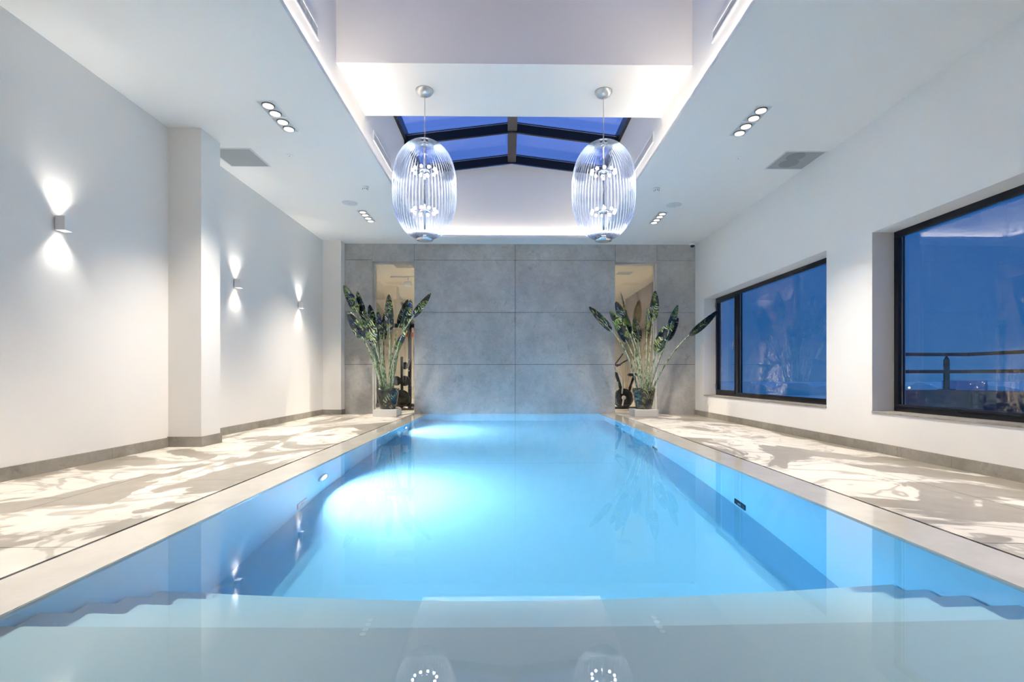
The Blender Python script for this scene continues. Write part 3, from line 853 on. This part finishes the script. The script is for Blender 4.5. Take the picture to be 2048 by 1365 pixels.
def leaf_mesh(base, tip, width, roll, bend, fold=.35):
    L = (tip - base).length; d = (tip - base).normalized()
    view = Vector((0, -1, 0))
    side = d.cross(view).normalized()
    side = (Matrix.Rotation(roll, 3, d) @ side).normalized()
    nrm = side.cross(d).normalized()
    nL, nW = 22, 4
    vs = []; rows = []
    for i in range(nL + 1):
        t = i/nL
        w = width/2*max(.02, (sin(pi*min(1, t**.78))**.52) * (1 - .15*t)) if t < 1 else width*.01
        c = base + d*L*t + nrm*bend*L*sin(pi*t)
        for j in range(-nW, nW + 1):
            q = j/nW
            vs.append(c + side*w*q + nrm*(abs(q)**1.3*w*fold + .006*sin(t*60 + q*2)*abs(q)))
    W = 2*nW + 1; n1 = len(vs)
    vs2 = [v - nrm*.005 for v in vs]
    fs = []
    for i in range(nL):
        for j in range(W - 1):
            a = i*W + j
            fs.append((a, a+1, a+W+1, a+W)); fs.append((n1+a, n1+a+W, n1+a+W+1, n1+a+1))
    for i in range(nL):
        a = i*W; fs.append((a, a+W, n1+a+W, n1+a)); a = i*W + W - 1; fs.append((a, n1+a, n1+a+W, a+W))
    for j in range(W - 1):
        fs.append((j, n1+j, n1+j+1, j+1)); a = nL*W + j; fs.append((a, a+1, n1+a+1, n1+a))
    return vs + vs2, fs

def plant(cx, cy, pz, label, leaves, org, sc, seed):
    rnd = random.Random(seed)
    o = empty('potted_plant', (cx, cy, pz), label, 'potted plant', 'tall potted plants with printed leaves')
    O = Vector((cx, cy, pz))
    MB().lathe([(.14, 0), (.165, .01), (.19, .12), (.215, .25), (.232, .37), (.24, .38), (.243, .445), (.236, .45), (.222, .445), (.215, .40)], n=48, cap=False).lathe([(.001, .001), (.14, .001)], n=48, cap=False).build('pot', M['potA'], o)
    MB().lathe([(.001, .405), (.215, .40), (.215, .38)], n=40, cap=False).build('soil', M['soil'], o)
    for (tx, ty, bx_, by_, w, dy, mi, roll) in leaves:
        ybase, ytip = cy + dy*.75, cy + dy
        tip = at(org[0] + tx/sc, org[1] + ty/sc, ytip)
        base = at(org[0] + bx_/sc, org[1] + by_/sc, ybase)
        width = w*1.12/sc/F*ybase
        root = Vector((cx + max(-.15, min(.15, (base.x - cx)*.22)), cy + max(-.12, min(.12, dy*.3)) + rnd.uniform(-.04, .04), pz + .39))
        d = (tip - base).normalized()
        ctrl = base - d*(base - root).length*.45
        pts = bez(root, ctrl, base + d*.02, 16)
        pts += [base + d*(tip-base).length*.45*k for k in (.3, 1.)]
        rad = [.024 - .011*i/16 for i in range(17)] + [.006, .002]
        st = MB().tube([p - O for p in pts], rad, 8).build('stem', M['stem'], o)
        vs, fs = leaf_mesh(base - O, tip - O, width, roll, rnd.uniform(-.04, .05))
        MB().add(vs, fs, True).build('leaf', LEAVES[mi], o)
    return o
PLZ = .15
struct_pl = tag(MB().box(-2.86, -2.36, 10.5, 11.0, 0.0005, PLZ).build('plinth', M['plinth'], bevel=.004), 'low white block under the left potted plant', 'plinth', 'white plant plinths')
tag(MB().box(2.68, 3.18, 10.42, 10.95, -.004, PLZ).build('plinth', M['plinth'], bevel=.004), 'low white block under the right potted plant', 'plinth', 'white plant plinths')
plant(-2.60, 10.75, PLZ + .001, 'tall potted plant with printed paddle leaves in front of the left opening', [
    (170, 325, 272, 528, 62, -.10, 0, .3), (268, 370, 332, 585, 58, .05, 1, -.3), (322, 540, 392, 748, 88, -.22, 2, .15),
    (200, 512, 312, 716, 74, -.30, 0, .2), (356, 466, 388, 640, 54, .22, 1, 0.), (415, 498, 432, 722, 46, -.12, 3, .7),
    (495, 390, 500, 672, 62, .08, 2, .1), (466, 525, 458, 722, 44, .25, 3, .3), (632, 428, 566, 622, 52, .25, 3, .2),
    (655, 425, 598, 650, 60, -.05, 0, .4), (797, 385, 662, 562, 52, -.25, 0, -.2), (625, 650, 553, 802, 56, -.18, 2, -.5),
    (300, 560, 340, 650, 50, .2, 0, .1)], (640, 480), 3.593, 3)
plant(2.94, 10.68, PLZ + .001, 'tall potted plant with printed paddle leaves near the casement window', [
    (100, 480, 262, 656, 56, -.15, 0, .2), (250, 510, 372, 738, 72, -.30, 2, .2), (292, 443, 392, 684, 74, -.05, 1, -.1),
    (330, 376, 432, 746, 42, .15, 0, .9), (425, 555, 455, 742, 58, .28, 3, 0.), (577, 366, 558, 586, 66, .25, 2, .1),
    (520, 490, 515, 695, 42, -.10, 1, .6), (738, 468, 665, 682, 56, .1, 0, .2), (742, 560, 663, 728, 50, .22, 3, -.3),
    (652, 615, 584, 812, 74, -.28, 2, -.2), (1024, 510, 820, 688, 54, -.66, 3, .2)], (1150, 480), 3.594, 9)

# ------------------------------------------------------------------ terrace and distance
rx, ry = 6.13, 6.5
struct(MB().box(XO + .02, rx + .12, ry, ry + .12, -.5, .68).box(rx, rx + .12, -3, ry, -.5, .68), 'wall_terrace', M['parapet'], 'low dark terrace parapet outside the large window', 'parapet')
struct(MB().box(XO + .02, rx + .12, -3, ry + .1, -.62, -.5), 'floor_terrace', M['parapet'], 'dark terrace floor outside the windows', 'floor')
rg = empty('terrace_railing', (rx + .03, ry + .05, .68), 'dark metal railing with pointed post on the terrace parapet', 'railing')
MB().bar((-1.3, 0, .475), (0, 0, .475), .04, .045).bar((0, .02, .475), (0, -9, .475), .04, .045).build('top_rail', M['rail'], rg)
MB().bar((-1.3, 0, .245), (0, 0, .245), .03, .045).bar((0, .015, .245), (0, -9, .245), .03, .045).build('lower_rail', M['rail'], rg)
for (x, y) in ((-.29, 0), (0, -2.6), (0, -5.2)):
    p_ = MB()
    vs = [(-.035, -.01, 0), (.035, -.01, 0), (.035, -.01, .40), (0, -.01, .455), (-.035, -.01, .40)]
    vs += [(a, b + .02, c) for a, b, c in vs]
    p_.add(vs, [(0, 1, 2, 3, 4), (9, 8, 7, 6, 5), (0, 5, 6, 1), (1, 6, 7, 2), (2, 7, 8, 3), (3, 8, 9, 4), (4, 9, 5, 0)])
    p_.box(-.1, .1, -.03, .03, .0005, .012)
    po = p_.build('post', M['rail'], rg, loc=(x, y, 0))
    if x == 0: po.rotation_euler = (0, 0, pi/2)
struct(MB().box(15, 2500, -1500, 2500, -31, -30), 'ground', M['land'], 'haze-tinted low land far below the terrace at dusk', 'ground')
def far_block(x, y, w, d, h, z, label):
    o = empty('apartment_block', (x, y, z), label, 'building', 'distant apartment blocks')
    MB().box(-w/2, w/2, -d/2, d/2, 0, h).build('walls', M['far'], o)
    mb = MB(); rr = random.Random(int(x))
    for i in range(14):
        a = rr.uniform(-.45, .45)*w; b = rr.uniform(.1, .9)*h
        mb.box(a - .5, a + .5, -d/2 - .2, -d/2 - .02, b - .5, b + .5)
    mb.build('lit_windows', M['farlit'], o)
far_block(560, 600, 38, 20, 17, -22, 'distant apartment block with tiny lit windows seen above the parapet')
far_block(470, 640, 26, 14, 9, -20, 'lower distant block with tiny lights beside the apartment block')
sl = empty('street_lamp', (385, 470, -30), 'single bright distant street lamp left of the railing post', 'street lamp')
MB().tube([(0, 0, 0), (0, 0, 19)], .3).build('pole', M['far'], sl)
MB().lathe([(r, z + 19.4) for r, z in sphere_prof(.9, 0)], n=12, cap=False).build('lamp', mat_emit('street_lamp_glow', (1, .85, .6), 6.), sl)
# tree line
mb = MB(); vs = []; n = 90
for i in range(n + 1):
    a = radians(20 + 60*i/n); R = 900
    h = -14 + 3*sin(i*.9) + 2.2*sin(i*2.3 + 1) + 1.3*sin(i*5.1)
    for dr, z in ((0, -30), (0, h), (40, h + 1), (80, -30)):
        vs.append(((R + dr)*sin(a), (R + dr)*cos(a), z))
fs = [(i*4+k, i*4+k+1, i*4+k+5, i*4+k+4) for i in range(n) for k in range(3)]
mb.add(vs, fs, True)
tag(mb.build('tree_line', M['land'], fix=False), 'haze-tinted belt of distant trees on the horizon', 'trees', kind='stuff')

# ------------------------------------------------------------------ cove light, pendants, gym light
warm = (1, .90, .78)
def cove(x, y, lx, ly, rot, e):
    light('AREA', 'cove_strip', (x, y, CEIL + TT + .02), e, warm, rot, shape='RECTANGLE', size=lx, size_y=ly)
CE = 13
for (ya, yb) in ((YN + .6, 5.7), (5.7, WY - .1)):
    L_ = yb - ya
    o = light('AREA', 'cove_strip', (WL + .07, (ya+yb)/2, CEIL + TT + .015), CE*L_/3*(1.7 if yb < 6 else 1.), warm, None, shape='RECTANGLE', size=.03, size_y=L_)
    o.rotation_euler = (pi, 0, 0)
    o = light('AREA', 'cove_strip', (WR - .07, (ya+yb)/2, CEIL + TT + .015), CE*L_/3*(1.7 if yb < 6 else 1.), warm, None, shape='RECTANGLE', size=.03, size_y=L_)
    o.rotation_euler = (pi, 0, 0)
o = light('AREA', 'cove_strip', (CXW, WY - .07, CEIL + TT + .015), CE*1.25, warm, None, shape='RECTANGLE', size=3.8, size_y=.03)
o.rotation_euler = (pi, 0, 0)
for x in (-1.06, 1.22):
    for dz in (.24, -.27):
        pass
for (x, y) in ((0, 14.3),):
    light('SPOT', 'gym_light', (x, y, GC - .03), 2400, (1, .87, .68), (0, 0, -1), spot_size=radians(150), spot_blend=.6, shadow_soft_size=.04)

# ------------------------------------------------------------------ world: clear dusk sky
w = bpy.data.worlds.new('dusk_sky'); SC.world = w; w.use_nodes = True
nt = w.node_tree; nt.nodes.clear()
out = nt.nodes.new('ShaderNodeOutputWorld'); bg = nt.nodes.new('ShaderNodeBackground')
tc = nt.nodes.new('ShaderNodeTexCoord'); sep = nt.nodes.new('ShaderNodeSeparateXYZ')
nt.links.new(tc.outputs['Generated'], sep.inputs[0])
c = ramp(nt, sep.outputs['Z'], [(0., (.04, .19, .48)), (.06, (.032, .17, .47)), (.3, (.02, .14, .45)), (.42, (.15, .29, .90)), (1., (.22, .36, 1.0))])
nt.links.new(c, bg.inputs[0]); bg.inputs[1].default_value = 1.0
nt.links.new(bg.outputs[0], out.inputs[0])

# ------------------------------------------------------------------ camera
cd = bpy.data.cameras.new('camera'); cam = bpy.data.objects.new('camera', cd); COL.objects.link(cam)
cd.sensor_width = 36; cd.lens = F*36/2048
cd.shift_x = -(CX - 1024)/2048; cd.shift_y = (CY - 682.5)/2048
cd.clip_end = 5000; cd.clip_start = .05
cam.location = (0, 0, H); cam.rotation_euler = (pi/2, 0, -TH)
SC.camera = cam

vs_ = SC.view_settings
vs_.view_transform = 'Standard'; vs_.look = 'None'; vs_.exposure = -.22; vs_.gamma = 1.; vs_.use_curve_mapping = False
cy_ = SC.cycles
cy_.use_denoising = True
cy_.max_bounces = 7; cy_.diffuse_bounces = 4; cy_.glossy_bounces = 4; cy_.transmission_bounces = 5; cy_.transparent_max_bounces = 16
cy_.use_adaptive_sampling = True; cy_.adaptive_threshold = .1; cy_.adaptive_min_samples = 12; cy_.volume_bounces = 0
cy_.sample_clamp_indirect = 150.; cy_.caustics_refractive = True; cy_.caustics_reflective = False; cy_.blur_glossy = .5
cy_.use_light_tree = False
